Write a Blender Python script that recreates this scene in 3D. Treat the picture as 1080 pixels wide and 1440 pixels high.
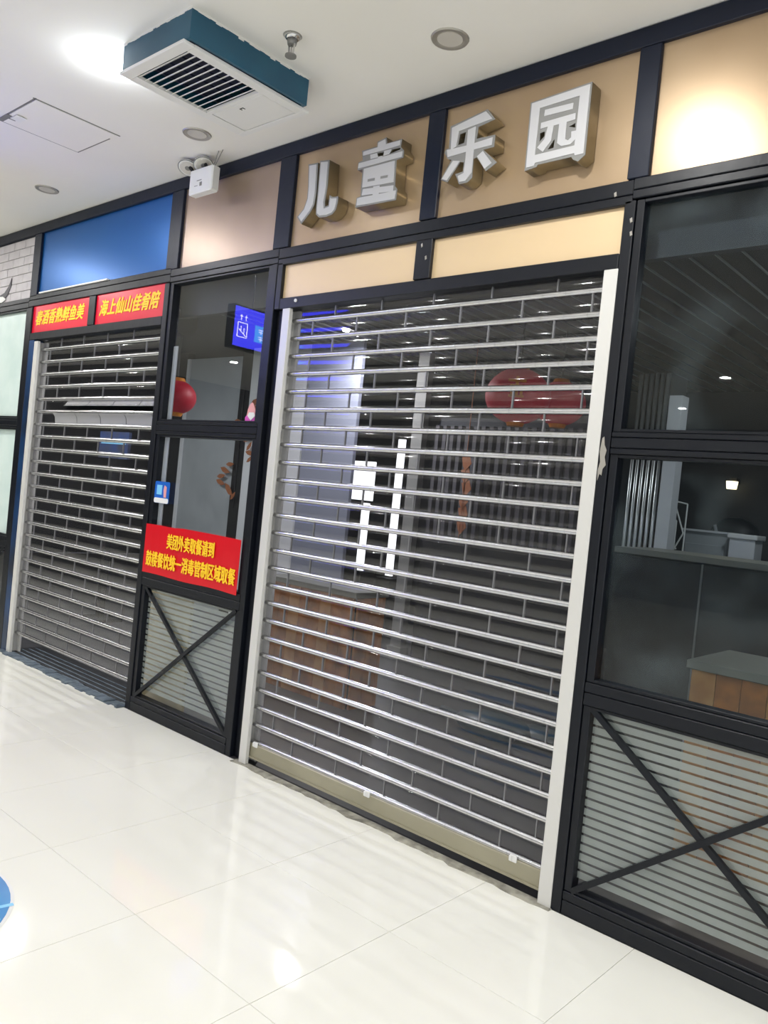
import bpy, bmesh, math, random
from mathutils import Matrix, Vector
random.seed(7)
S = bpy.context.scene
for o in list(bpy.data.objects): bpy.data.objects.remove(o)
COL = S.collection
ZC = 3.341                      # ceiling height

# ---------------------------------------------------------------- camera
YAW, PITCH, ROLL = -0.72544355, -0.01957205, -0.10126033
fw = Vector((math.sin(YAW)*math.cos(PITCH), math.cos(YAW)*math.cos(PITCH), math.sin(PITCH)))
rt0 = Vector((math.cos(YAW), -math.sin(YAW), 0)); dn0 = fw.cross(rt0)
rt = math.cos(ROLL)*rt0 + math.sin(ROLL)*dn0
dn = -math.sin(ROLL)*rt0 + math.cos(ROLL)*dn0
cam = bpy.data.cameras.new('camera'); cam.sensor_fit = 'VERTICAL'; cam.sensor_height = 36
cam.lens = 1129.28*36/1440; cam.clip_start = 0.05; cam.clip_end = 100
co = bpy.data.objects.new('camera', cam); COL.objects.link(co)
m = Matrix(((rt.x, -dn.x, -fw.x, 0), (rt.y, -dn.y, -fw.y, -2.787), (rt.z, -dn.z, -fw.z, 1.5), (0, 0, 0, 1)))
co.matrix_world = m
S.camera = co

# ---------------------------------------------------------------- world, exposure
w = bpy.data.worlds.new('world'); S.world = w; w.use_nodes = True
w.node_tree.nodes['Background'].inputs[0].default_value = (0.80, 0.85, 0.9, 1)
w.node_tree.nodes['Background'].inputs[1].default_value = 1.0
S.view_settings.view_transform = 'Standard'; S.view_settings.look = 'None'
S.view_settings.gamma = 1; S.view_settings.use_curve_mapping = False
S.view_settings.exposure = 0.5
LAMP_W = 14.0                   # each corridor downlight

# ---------------------------------------------------------------- materials
def lin(r, g, b):
    f = lambda c: (c/255/12.92) if c/255 <= .04045 else ((c/255+.055)/1.055)**2.4
    return (f(r), f(g), f(b), 1)
def mat(name, col, rough=.5, metal=0, spec=.5, bump=None, wear=None, vary=None, emit=None):
    """bump=(scale,strength) wear=(colour,scale,threshold) vary=(colour2,scale)"""
    M = bpy.data.materials.new(name); M.use_nodes = True
    nt = M.node_tree; N = nt.nodes; L = nt.links; p = N['Principled BSDF']
    p.inputs['Base Color'].default_value = col; p.inputs['Roughness'].default_value = rough
    p.inputs['Metallic'].default_value = metal; p.inputs['Specular IOR Level'].default_value = spec
    tc = N.new('ShaderNodeTexCoord'); src = None
    def noise(sc, det=3):
        n = N.new('ShaderNodeTexNoise'); n.inputs['Scale'].default_value = sc; n.inputs['Detail'].default_value = det
        g = N.new('ShaderNodeNewGeometry'); L.new(g.outputs['Position'], n.inputs['Vector']); return n
    if vary:
        n = noise(vary[1]); mx = N.new('ShaderNodeMixRGB'); mx.inputs[1].default_value = col; mx.inputs[2].default_value = vary[0]
        cr = N.new('ShaderNodeValToRGB'); cr.color_ramp.elements[0].position = .35; cr.color_ramp.elements[1].position = .65
        L.new(n.outputs['Fac'], cr.inputs[0]); L.new(cr.outputs[0], mx.inputs[0]); src = mx.outputs[0]
    if wear:
        n = noise(wear[1], 5); cr = N.new('ShaderNodeValToRGB')
        cr.color_ramp.elements[0].position = wear[2]; cr.color_ramp.elements[1].position = min(1, wear[2]+.02)
        L.new(n.outputs['Fac'], cr.inputs[0]); mx = N.new('ShaderNodeMixRGB'); mx.inputs[1].default_value = col
        if src: L.new(src, mx.inputs[1])
        mx.inputs[2].default_value = wear[0]; L.new(cr.outputs[0], mx.inputs[0]); src = mx.outputs[0]
    if src: L.new(src, p.inputs['Base Color'])
    if bump:
        n = noise(bump[0]); b = N.new('ShaderNodeBump'); b.inputs['Strength'].default_value = bump[1]; b.inputs['Distance'].default_value = .01
        L.new(n.outputs['Fac'], b.inputs['Height']); L.new(b.outputs[0], p.inputs['Normal'])
    if emit:
        p.inputs['Emission Color'].default_value = emit[0]; p.inputs['Emission Strength'].default_value = emit[1]
    return M
def clear(name, tint, boost, rough, milk=0, milkcol=(.6, .6, .6, 1), bump=None, dirt=None):
    """thin clear sheet: see-through, mirror by Fresnel on the side facing the viewer, a little haze"""
    M = bpy.data.materials.new(name); M.use_nodes = True
    nt = M.node_tree; N = nt.nodes; L = nt.links; N.remove(N['Principled BSDF'])
    out = N['Material Output']
    tr = N.new('ShaderNodeBsdfTransparent'); tr.inputs[0].default_value = tint
    gl = N.new('ShaderNodeBsdfGlossy'); gl.inputs['Roughness'].default_value = rough
    df = N.new('ShaderNodeBsdfDiffuse'); df.inputs[0].default_value = milkcol
    fr = N.new('ShaderNodeFresnel'); fr.inputs[0].default_value = 1.5
    g = N.new('ShaderNodeNewGeometry')
    inv = N.new('ShaderNodeMath'); inv.operation = 'SUBTRACT'; inv.inputs[0].default_value = 1; L.new(g.outputs['Backfacing'], inv.inputs[1])
    mu = N.new('ShaderNodeMath'); mu.operation = 'MULTIPLY'; L.new(fr.outputs[0], mu.inputs[0]); L.new(inv.outputs[0], mu.inputs[1])
    mb = N.new('ShaderNodeMath'); mb.operation = 'MULTIPLY'; mb.inputs[1].default_value = boost; mb.use_clamp = True; L.new(mu.outputs[0], mb.inputs[0])
    a = N.new('ShaderNodeMixShader'); a.inputs[0].default_value = milk; L.new(tr.outputs[0], a.inputs[1]); L.new(df.outputs[0], a.inputs[2])
    if dirt:
        n = N.new('ShaderNodeTexNoise'); n.inputs['Scale'].default_value = dirt[0]; n.inputs['Detail'].default_value = 5; L.new(g.outputs['Position'], n.inputs['Vector'])
        cr = N.new('ShaderNodeValToRGB'); cr.color_ramp.elements[0].position = dirt[1]; cr.color_ramp.elements[1].position = dirt[1]+.25
        cr.color_ramp.elements[0].color = (milk,)*3+(1,); cr.color_ramp.elements[1].color = (dirt[2],)*3+(1,)
        L.new(n.outputs['Fac'], cr.inputs[0]); L.new(cr.outputs[0], a.inputs[0])
    b = N.new('ShaderNodeMixShader'); L.new(mb.outputs[0], b.inputs[0]); L.new(a.outputs[0], b.inputs[1]); L.new(gl.outputs[0], b.inputs[2])
    if bump:
        n = N.new('ShaderNodeTexNoise'); n.inputs['Scale'].default_value = bump[0]; n.inputs['Detail'].default_value = 2; L.new(g.outputs['Position'], n.inputs['Vector'])
        bp = N.new('ShaderNodeBump'); bp.inputs['Strength'].default_value = bump[1]; bp.inputs['Distance'].default_value = .01
        L.new(n.outputs['Fac'], bp.inputs['Height']); L.new(bp.outputs[0], gl.inputs['Normal']); L.new(bp.outputs[0], fr.inputs['Normal'])
    L.new(b.outputs[0], out.inputs[0]); return M
def glow(name, col, strength):
    return mat(name, (0.02, 0.02, 0.02, 1), .4, emit=(col, strength))
M = {}
M['floor'] = mat('polished cream tile', lin(243, 242, 234), .06, spec=.36, vary=(lin(240, 239, 230), 1.2))
M['grout'] = mat('tile grout', lin(216, 214, 204), .7)
M['ceiling'] = mat('matt white ceiling paint', lin(236, 234, 230), .9, vary=(lin(232, 230, 224), .9))
M['black'] = mat('black gloss paint', (.0045, .006, .010, 1), .38, spec=.32, bump=(18, .12), wear=(lin(150, 150, 145), 21, .75))
M['navy'] = mat('navy black paint', (.004, .008, .022, 1), .42, spec=.32, bump=(14, .15), wear=(lin(150, 150, 145), 17, .76))
M['bluepost'] = mat('blue painted post', (.008, .05, .16, 1), .35, vary=((.004, .012, .03, 1), 2.2))
M['gold'] = mat('satin gold board', lin(186, 162, 132), .36, .5, vary=(lin(176, 151, 121), 2))
M['brown'] = mat('satin bronze board', lin(172, 152, 136), .38, .5, vary=(lin(162, 142, 126), 2))
M['cream'] = mat('pale gold board', lin(226, 200, 160), .4, .25)
M['blue'] = mat('satin blue board', lin(16, 92, 164), .33, .45)
M['alu'] = mat('bright aluminium rod', (.60, .60, .61, 1), .27, 1, bump=(60, .08))
M['link'] = mat('clear joint strip', (.20, .20, .21, 1), .35, .3)
M['guide'] = mat('pale grey guide rail', lin(212, 211, 207), .35, .1)
M['bar'] = mat('khaki grey bottom bar', lin(168, 163, 142), .4, .35, vary=(lin(158, 153, 132), 3))
M['plate'] = clear('clear shutter plate', (.90, .90, .92, 1), .95, .04, .014, (.5, .5, .5, 1), bump=(9, .035))
M['bent'] = clear('bent scuffed plate', (.93, .93, .94, 1), 1.25, .12, .38, (.62, .62, .64, 1))
M['glass'] = clear('window glass', (.93, .95, .96, 1), 1.7, .0, .006)
M['dirty'] = clear('dusty window glass', (.84, .89, .91, 1), .95, .01, .004, (.42, .52, .56, 1), dirt=(3.2, .50, .05))
M['film'] = clear('frosted film', (.82, .84, .82, 1), .6, .3, .42, (.62, .64, .60, 1))
M['filmw'] = mat('pale frosted film', lin(216, 232, 228), .35, vary=(lin(205, 224, 220), 5))
M['red'] = mat('red banner', lin(214, 10, 30), .28, spec=.5)
M['redp'] = mat('red plaque', lin(222, 16, 52), .28, spec=.5)
M['yellow'] = mat('yellow lettering', lin(255, 206, 30), .5)
M['white'] = mat('white paint', lin(228, 228, 226), .4)
M['lwhite'] = mat('white letter face', lin(194, 194, 196), .45)
M['lgrey'] = mat('grey letter face', lin(134, 134, 132), .45)
M['lside'] = mat('letter side metal', lin(150, 140, 116), .3, .8, bump=(12, .15))
M['teal'] = mat('teal painted board', (.012, .098, .165, 1), .33, vary=((.009, .075, .135, 1), 5), wear=(lin(190, 200, 200), 26, .745))
M['duct'] = mat('dark duct', (.012, .016, .04, 1), .5)
M['grey'] = mat('mid grey', lin(120, 120, 118), .6)
M['dark'] = mat('dark gap', (.006, .006, .007, 1), .8)
M['chrome'] = mat('chrome', (.6, .6, .6, 1), .2, 1)
M['lampglass'] = mat('unlit lamp', lin(196, 192, 184), .4)
M['ring'] = mat('grey metal ring', lin(168, 164, 156), .35, .4)
M['litshop'] = glow('lit shop spot', (1, .98, .94, 1), 40)
M['lit'] = glow('lit lamp', (.9, .96, 1, 1), 30)
M['stone'] = mat('blue grey stone edging', lin(104, 116, 126), .6, vary=(lin(78, 90, 102), 14), bump=(40, .4))
M['slab'] = mat('dark threshold', lin(44, 46, 50), .45, vary=(lin(30, 31, 34), 10))
M['concrete'] = mat('worn cement edging', lin(176, 173, 160), .8, vary=(lin(120, 118, 108), 16), bump=(30, .5))
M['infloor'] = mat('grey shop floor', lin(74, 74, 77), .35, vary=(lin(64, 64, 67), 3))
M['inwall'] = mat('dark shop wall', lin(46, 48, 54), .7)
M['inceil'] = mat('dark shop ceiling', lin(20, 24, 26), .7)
M['batten'] = mat('grey ceiling batten', lin(135, 142, 142), .6)
M['partition'] = mat('grey partition', lin(160, 164, 168), .6, vary=(lin(150, 154, 158), 3))
M['pale'] = mat('pale wall', lin(205, 206, 210), .7)
M['bluegrey'] = mat('blue grey column', lin(128, 132, 148), .6)
M['wood'] = mat('brown wood plank', lin(178, 110, 48), .5, vary=(lin(128, 78, 38), 9))
M['woodl'] = mat('light wood plank', lin(192, 140, 82), .5, vary=(lin(168, 114, 60), 9))
M['ctop'] = mat('grey counter top', lin(116, 116, 108), .45)
M['dcounter'] = mat('dark counter panel', lin(24, 25, 26), .5, vary=(lin(44, 48, 50), 5))
M['lantern'] = mat('red lantern silk', lin(164, 14, 36), .55, emit=((.5, .01, .04, 1), .08))
M['amber'] = mat('golden lantern mark', lin(214, 130, 30), .5)
M['orange'] = mat('orange dried leaf', lin(150, 92, 58), .6)
M['bag'] = mat('black bag', lin(22, 26, 32), .5)
M['tealbag'] = mat('dark teal plastic', lin(18, 48, 58), .4)
M['skyblue'] = mat('blue sticker', lin(24, 96, 190), .35)
M['pink'] = mat('pink sticker', lin(220, 90, 190), .4)
M['rose'] = mat('rose sticker', lin(226, 160, 160), .4)
M['floorblue'] = mat('blue floor sticker', lin(36, 138, 200), .3, vary=(lin(30, 120, 186), 6))
M['paleblue'] = mat('pale blue print', lin(130, 200, 240), .3)
M['brick'] = mat('white printed brick', lin(206, 202, 206), .6, vary=(lin(196, 191, 196), 9))
M['sail'] = mat('grey figure print', lin(92, 90, 96), .6)
M['signblue'] = glow('lit blue sign face', (.05, .05, 1, 1), 6.5)
M['signcyan'] = glow('lit cyan sign field', (.06, .32, 1, 1), 6.5)
M['signwhite'] = glow('lit white sign mark', (.6, .6, 1, 1), 9)
M['board'] = glow('lit white board', (.95, .97, 1, 1), 1.6)
M['warm'] = glow('warm wall lamp', (1, .78, .45, 1), 3)
M['flute'] = mat('fluted metal', lin(190, 190, 190), .3, .8)
M['slat'] = mat('dark grey slat', lin(70, 68, 74), .5)
M['opp'] = mat('opposite pale wall', lin(132, 133, 136), .6)
M['ply'] = mat('pale plywood', lin(206, 190, 150), .6, vary=(lin(190, 172, 130), 6))
M['glint'] = mat('blue menu board', lin(40, 66, 120), .5, vary=(lin(60, 62, 74), 7))  # blue colouring that imitates a blurred reflection in the shutter

# ---------------------------------------------------------------- mesh helpers
def me_new(name, bm):
    bmesh.ops.recalc_face_normals(bm, faces=bm.faces[:]) if bm.faces else None
    me = bpy.data.meshes.new(name); bm.to_mesh(me); bm.free(); return me
def bx(bm, x0, x1, y0, y1, z0, z1, bev=0):
    r = bmesh.ops.create_cube(bm, size=1, matrix=Matrix.Translation(((x0+x1)/2, (y0+y1)/2, (z0+z1)/2)) @ Matrix.Diagonal((abs(x1-x0), abs(y1-y0), abs(z1-z0), 1)))
    if bev:
        vs = set(r['verts']); es = [e for e in bm.edges if e.verts[0] in vs and e.verts[1] in vs]
        bmesh.ops.bevel(bm, geom=es, offset=bev, segments=1, affect='EDGES')
def cyl(bm, c, r1, r2, h, seg=20, axis='Z', caps=True):
    """cone frustum centred at c along axis"""
    R = {'Z': Matrix.Identity(4), 'X': Matrix.Rotation(math.pi/2, 4, 'Y'), 'Y': Matrix.Rotation(math.pi/2, 4, 'X')}[axis]
    bmesh.ops.create_cone(bm, cap_ends=caps, segments=seg, radius1=r1, radius2=r2, depth=h, matrix=Matrix.Translation(c) @ R)
def bar(bm, a, b, wx, wy):
    """square bar from a to b lying in a plane of constant y: wx across, wy in depth"""
    a, b = Vector(a), Vector(b); d = (b-a); l = d.length; d.normalize()
    n = Vector((-d.z, 0, d.x)); y = Vector((0, 1, 0))
    Mx = Matrix(((d.x, y.x, n.x, (a.x+b.x)/2), (d.y, y.y, n.y, (a.y+b.y)/2), (d.z, y.z, n.z, (a.z+b.z)/2), (0, 0, 0, 1)))
    bmesh.ops.create_cube(bm, size=1, matrix=Mx @ Matrix.Diagonal((l, wy, wx, 1)))
def rod(bm, a, b, r, seg=8):
    a, b = Vector(a), Vector(b); d = b-a
    q = d.to_track_quat('Z', 'Y').to_matrix().to_4x4()
    bmesh.ops.create_cone(bm, cap_ends=True, segments=seg, radius1=r, radius2=r, depth=d.length, matrix=Matrix.Translation((a+b)/2) @ q)
def ball(bm, c, r, sx=1, sy=1, sz=1, u=16, v=10):
    bmesh.ops.create_uvsphere(bm, u_segments=u, v_segments=v, radius=r, matrix=Matrix.Translation(c) @ Matrix.Diagonal((sx, sy, sz, 1)))
def outline(polys, y, ext, offset=0):
    """solid from 2-D outlines (x,z), holes included, facing -Y, from y-ext to y+ext"""
    cu = bpy.data.curves.new('tmp', 'CURVE'); cu.dimensions = '2D'; cu.fill_mode = 'BOTH'; cu.extrude = ext; cu.offset = offset
    for P in polys:
        s = cu.splines.new('POLY'); s.points.add(len(P)-1); s.use_cyclic_u = True
        for q, (a, b) in zip(s.points, P): q.co = (a, b, 0, 1)
    return curve_mesh(cu, y)
def curve_mesh(cu, y):
    ob = bpy.data.objects.new('tmp', cu); COL.objects.link(ob)
    dg = bpy.context.evaluated_depsgraph_get(); me = bpy.data.meshes.new_from_object(ob.evaluated_get(dg))
    bpy.data.objects.remove(ob); bpy.data.curves.remove(cu)
    me.transform(Matrix.Translation((0, y, 0)) @ Matrix.Rotation(math.pi/2, 4, 'X')); return me
def text_mesh(s, x0, x1, z0, z1, y, bold=.0, shear=0, ext=.02):
    """lettering stretched to a rectangle; bold = metres the strokes are thickened sideways"""
    cu = bpy.data.curves.new('tmp', 'FONT'); cu.body = s; cu.size = 1; cu.shear = shear; cu.extrude = ext; cu.resolution_u = 3
    me = curve_mesh(cu, 0)
    xs = [v.co.x for v in me.vertices]; zs = [v.co.z for v in me.vertices]
    ax, bx_, az, bz = min(xs), max(xs), min(zs), max(zs)
    for v in me.vertices:
        v.co.x = x0+(v.co.x-ax)/(bx_-ax)*(x1-x0); v.co.z = z0+(v.co.z-az)/(bz-az)*(z1-z0); v.co.y = y+v.co.y*.04
    if bold:
        bm = bmesh.new()
        for k, (dx, dz) in enumerate(((-1, 0), (1, 0), (0, .6), (0, -.6))):
            c = me.copy(); c.transform(Matrix.Translation((dx*bold, -.0001*k, dz*bold))); bm.from_mesh(c); bpy.data.meshes.remove(c)
        bm.to_mesh(me); bm.free()
    return me
def link(name, me, m, parent=None, loc=(0, 0, 0)):
    """mesh given in world coordinates (plus loc) linked as ONE object, child of parent"""
    o = bpy.data.objects.new(name, me)
    if m is not None and not me.materials: me.materials.append(M[m])
    COL.objects.link(o); l = Vector(loc)
    p = parent
    if p is not None: o.parent = p
    while p is not None: l = l-p.location; p = p.parent
    o.location = l; return o
def part(name, m, parent, fn, loc=(0, 0, 0)):
    bm = bmesh.new(); fn(bm); return link(name, me_new(name, bm), m, parent, loc)
def box(name, m, parent, x0, x1, y0, y1, z0, z1, bev=0):
    """box object with its origin at its own centre"""
    c = ((x0+x1)/2, (y0+y1)/2, (z0+z1)/2)
    return part(name, m, parent, lambda b: bx(b, x0-c[0], x1-c[0], y0-c[1], y1-c[1], z0-c[2], z1-c[2], bev), c)
def thing(name, label, cat, loc, group=None):
    o = bpy.data.objects.new(name, None); COL.objects.link(o); o.location = loc; o.empty_display_size = .1
    return tag(o, label, cat, group)
def tag(o, label, cat, group=None, kind=None):
    o['label'] = label; o['category'] = cat
    if group: o['group'] = group
    if kind: o['kind'] = kind
    return o
def struct(name, loc=(0, 0, 0), label=None):
    o = bpy.data.objects.new(name, None); COL.objects.link(o); o.location = loc; o['kind'] = 'structure'
    if label: o['label'] = label
    return o
def tagstruct(o, label=None):
    o['kind'] = 'structure'
    if label: o['label'] = label
    return o
def smooth(o):
    for p in o.data.polygons: p.use_smooth = len(p.vertices) <= 4
    return o

# ================================================================ lamps of the corridor
def downlight(x, y, lit, label, r=.06):
    t = thing('downlight', label, 'ceiling light', (x, y, ZC), 'recessed downlights')
    def ring(b):
        for (ra, rb, za, zb) in ((r+.018, r+.014, 0, -.006), (r+.014, r, -.006, -.004), (r, r*.8, -.004, .0)):
            n = 24
            A = [b.verts.new((x+ra*math.cos(k*2*math.pi/n), y+ra*math.sin(k*2*math.pi/n), ZC+za)) for k in range(n)]
            B = [b.verts.new((x+rb*math.cos(k*2*math.pi/n), y+rb*math.sin(k*2*math.pi/n), ZC+zb)) for k in range(n)]
            for k in range(n): b.faces.new((A[k], A[(k+1) % n], B[(k+1) % n], B[k]))
    smooth(part('trim_ring', 'ring', t, ring))
    part('lens', 'lit' if lit else 'lampglass', t, lambda b: cyl(b, (x, y, ZC-.002), r*.86, r*.86, .004, 24))
    if lit:
        l = bpy.data.lights.new('downlight', 'AREA'); l.shape = 'DISK'; l.size = .12; l.energy = LAMP_W; l.color = (1, .985, .955)
        o = bpy.data.objects.new('downlight_light', l); COL.objects.link(o); o.parent = t; o.location = (0, 0, -.012)
    return t
downlight(-2.095, -.317, False, 'unlit round downlight in ceiling above the silver lettering')
downlight(-3.80, -.323, False, 'unlit round downlight in ceiling just above the emergency light')
downlight(-5.509, -.338, False, 'small unlit round downlight beyond the emergency light, above the blue board')
for x, y in ((.5, -1.0), (-1.5, -.95), (-5.5, -1.0), (-7.5, -1.05), (-9.6, -1.0), (-8.06, -3.1), (-5.69, -2.83), (-3.92, -4.28), (-1.6, -4.3), (-6.3, -5.0), (.6, -3.0), (-10.2, -4.8), (-8.5, -7), (-6, -7), (-3.5, -7), (-1, -7), (1.5, -5), (1.5, -7.5), (-8, -9.5), (-5, -9.5), (-2, -9.5), (1, -9.5), (3.5, -3), (3.5, -6)):  # a few placed from reflections, the farther rows added unseen for more light
    downlight(x, y, True, 'lit round downlight out of view in the corridor ceiling, many added for more light')
# the bright lamp beside the air unit
t = thing('ceiling_lamp', 'glaring white round ceiling lamp beside the teal air unit', 'ceiling light', (-3.52, -.985, ZC))
part('lamp_base', 'white', t, lambda b: cyl(b, (-3.52, -.985, ZC-.002), .04, .042, .004, 28))
o = part('lamp_globe', 'lit', t, lambda b: ball(b, (-3.52, -.985, ZC-.012), .06, 1, 1, .45)); smooth(o)
l = bpy.data.lights.new('ceiling_lamp', 'POINT'); l.shadow_soft_size = .03; l.energy = 2.0; l.color = (.86, .93, 1)
o = bpy.data.objects.new('ceiling_lamp_light', l); COL.objects.link(o); o.parent = t; o.location = (0, 0, -.075)
# ================================================================ room shell
TX, TY = -1.088, 0.0; TS = .6160
fl = struct('floor'); base = box('slab', 'grout', fl, -14, 5, -12.2, .0, -.05, -.004)
me = None
for j in range(6):
    for i in range(-15, 3):
        cx, cy = TX+(i+.5)*TS, TY-(j+.5)*TS
        if me is None:
            o = box('tile', 'floor', fl, cx-TS/2+.0009, cx+TS/2-.0009, cy-TS/2+.0009, cy+TS/2-.0009, -.0035, 0, .0004); me = o.data
        else: link('tile', me, None, fl, (cx, cy, -.00175))
M['floor2'] = M['floor']
rest = part('far_tiling', 'floor', fl, lambda b: [bx(b, -14, 5, -12.2, -6*TS, -.0035, -.0002), bx(b, -14, TX-15*TS, -6*TS, 0, -.0035, -.0002), bx(b, TX+3*TS, 5, -6*TS, 0, -.0035, -.0002)])
rest['kind'] = 'stuff'
tagstruct(box('ceiling', 'ceiling', None, -14, 5, -12.2, .3, ZC, ZC+.05))
wb = struct('wall_back')
box('wall_panel', 'opp', wb, -14, 5, -12.25, -12.15, 0, ZC)
for k in range(5): box('shop_window', 'glass', wb, -12.5+3.2*k, -10+3.2*k, -12.14, -12.12, .5, 2.5)

# ================================================================ facade frame
wf = struct('wall_front', label='black painted steel shop front frame with gold and blue fascia boards')
YD = .075
def vpost(x0, x1, z0, z1, m='black', y0=0, grooves=()):
    """hollow-section post, split lengthwise where the photo shows a groove"""
    xs = [x0]+list(grooves)+[x1]
    cx, cz = (x0+x1)/2, (z0+z1)/2
    def f(b):
        for a, c in zip(xs[:-1], xs[1:]): bx(b, a+.0012-cx, c-.0012-cx, -YD/2, YD/2, z0-cz, z1-cz, .003)
    return part('post', m, wf, f, (cx, y0+YD/2, cz))
def hrail(x0, x1, z0, z1, m='black', y0=0, grooves=()):
    zs = [z0]+list(grooves)+[z1]; cx, cz = (x0+x1)/2, (z0+z1)/2
    def f(b):
        for a, c in zip(zs[:-1], zs[1:]): bx(b, x0-cx, x1-cx, -YD/2, YD/2, a+.0012-cz, c-.0012-cz, .003)
    return part('rail', m, wf, f, (cx, y0+YD/2, cz))
XA = -8.35
hrail(XA, 2.4, 3.262, ZC-.002, 'navy')
for x0, x1 in ((-8.35, -8.25), (-6.40, -6.283), (-4.505, -4.375), (-3.472, -3.342), (-1.432, -1.346), (-.455, -.33), (.9, 1.0), (2.3, 2.4)):
    vpost(x0, x1, 2.772, 3.261, 'navy')
vpost(-2.443, -2.346, 2.50, 2.68); vpost(-2.443, -2.346, 2.772, 3.261, 'navy')
# transoms below the fascia
hrail(XA, -6.40, 2.69, 2.772, grooves=(2.735,)); hrail(-6.40, -4.44, 2.695, 2.785, grooves=(2.745,))
hrail(-4.44, -3.41, 2.69, 2.772, grooves=(2.725,)); hrail(-3.41, -1.40, 2.676, 2.769, grooves=(2.712,))
hrail(-1.40, 2.4, 2.694, 2.772, grooves=(2.728,))
# posts below
vpost(-6.42, -6.335, 0, 2.69); vpost(-6.335, -6.25, 0, 2.43, 'bluepost')
vpost(-4.495, -4.44, 0, 2.69)
vpost(-3.455, -3.412, 0, 2.69); vpost(-3.410, -3.345, 0, 2.44, 'black', .03)
vpost(-3.41, -3.366, 2.44, 2.69)
vpost(-1.430, -1.384, 0, 2.69)
vpost(-.42, -.33, 0, 2.69); vpost(-8.35, -8.27, 0, 2.69); vpost(2.3, 2.4, 0, 2.69)
hrail(-3.366, -1.43, 2.437, 2.498, grooves=())
hrail(-6.335, -4.495, 2.43, 2.488)
vpost(-6.335, -6.33, 2.488, 2.695); vpost(-5.446, -5.352, 2.488, 2.695)
# fascia boards
def board(m, x0, x1, z0, z1, label, y=.02):
    o = box('fascia_panel', m, wf, x0, x1, y, y+.02, z0, z1); o['label'] = label
board('blue', -6.285, -4.503, 2.78, 3.265, 'blue satin board'); board('brown', -4.377, -3.470, 2.77, 3.265, 'bronze board behind the emergency light')
board('gold', -3.345, -2.440, 2.765, 3.265, 'gold board behind the first two letters'); board('gold', -2.348, -1.430, 2.765, 3.265, 'gold board behind the last two letters')
board('gold', -1.348, -.452, 2.77, 3.265, 'bright gold board beyond the lettering'); board('gold', -.332, .902, 2.77, 3.265, 'gold board'); board('gold', .998, 2.31, 2.77, 3.265, 'gold board')
board('cream', -3.372, -2.441, 2.495, 2.68, 'low pale gold board'); board('cream', -2.348, -1.428, 2.495, 2.68, 'low pale gold board')
# chips and screws on the frame
def chip(pts, y=-.0015): link('paint_chip', outline([pts], y, .0012), 'ring', wf)
chip([(-1.416, 1.80), (-1.409, 1.806), (-1.404, 1.775), (-1.394, 1.755), (-1.399, 1.73), (-1.391, 1.70), (-1.402, 1.685), (-1.404, 1.66), (-1.413, 1.665), (-1.419, 1.64), (-1.421, 1.68), (-1.415, 1.71), (-1.421, 1.75)])
part('screw', 'white', wf, lambda b: cyl(b, (-3.235, -.003, 2.474), .009, .009, .006, 10, 'Y'))
for x, z in ((-1.475, 2.728), (-1.40, 2.62), (-1.395, 2.57), (-2.41, 2.66), (-2.38, 2.60)):
    chip([(x, z), (x+.008, z+.004), (x+.012, z-.012), (x+.003, z-.016)])
# peeling strips of white sealant over the left shutter and beside the window
part('sealant_strip', 'white', wf, lambda b: bx(b, -6.22, -5.2, -.012, .018, 2.783, 2.792))
# backing above the ceiling line of the shop
box('bulkhead', 'inwall', wf, XA, 2.4, .12, .16, 2.5, ZC)

# white brick board at the far end, bricks one by one
bp = box('fascia_panel', 'grey', wf, -8.25, -6.398, .024, .04, 2.77, 3.265); bp['label'] = 'board faced with white brickwork'
for j in range(7):
    for i in range(6):
        x1 = -6.40-i*.20+(.1 if j % 2 else 0); x0 = x1-.194; x1 = min(x1, -6.401)
        box('brick', 'brick', bp, x0, x1, .016+random.uniform(0, .003), .025, 2.775+j*.0695, 2.775+j*.0695+.065, .002)
link('sail_print', outline([[(-7.03, 2.83), (-6.90, 2.855), (-6.83, 2.90), (-6.785, 2.965), (-6.79, 2.90), (-6.83, 2.84), (-6.90, 2.80), (-7.05, 2.79)]], .012, .003), 'sail', bp)
link('hull_print', outline([[(-7.05, 2.83), (-6.92, 2.825), (-6.86, 2.80), (-6.92, 2.778), (-7.05, 2.776)]], .010, .003), 'white', bp)

# ================================================================ windows
def window(name, label, x0, x1, glassmat, lower, frame=.03):
    w = struct(name, label=label)
    fr = lambda z0, z1: part('frame', 'black', w, lambda b: [bx(b, x0, x0+frame, .008, .06, z0, z1, .002), bx(b, x1-frame, x1, .008, .06, z0, z1, .002), bx(b, x0+frame, x1-frame, .008, .06, z1-.012, z1, .002), bx(b, x0+frame, x1-frame, .008, .06, z0, z0+.012, .002)])
    fr(1.826, 2.69); fr(.884, 1.742); fr(.09, .796)
    for a, c, gs in ((1.742, 1.826, (1.765, 1.805)), (.796, .884, (.845,)), (0.0, .09, (.055,))):
        def f(b):
            zs = [a]+list(gs)+[c]
            for p, q in zip(zs[:-1], zs[1:]): bx(b, x0, x1, 0, .07, p+.001, q-.001, .003)
        part('rail', 'black', w, f)
    for z0, z1 in ((1.832, 2.684), (.89, 1.736), (.10, .79)):
        g = glassmat if z0 > .5 else 'glass'
        box('glass_pane', g, w, x0+frame-.004, x1-frame+.004, .036, .042, z0, z1)
    return w
def braces(w, x0, x1, z0, z1):
    part('cross_brace', 'black', w, lambda b: bar(b, (x0, .018, z1), (x1, .018, z0), .022, .018))
    part('cross_brace', 'black', w, lambda b: bar(b, (x0, .012, z0), (x1, .012, z1), .022, .018))
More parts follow.
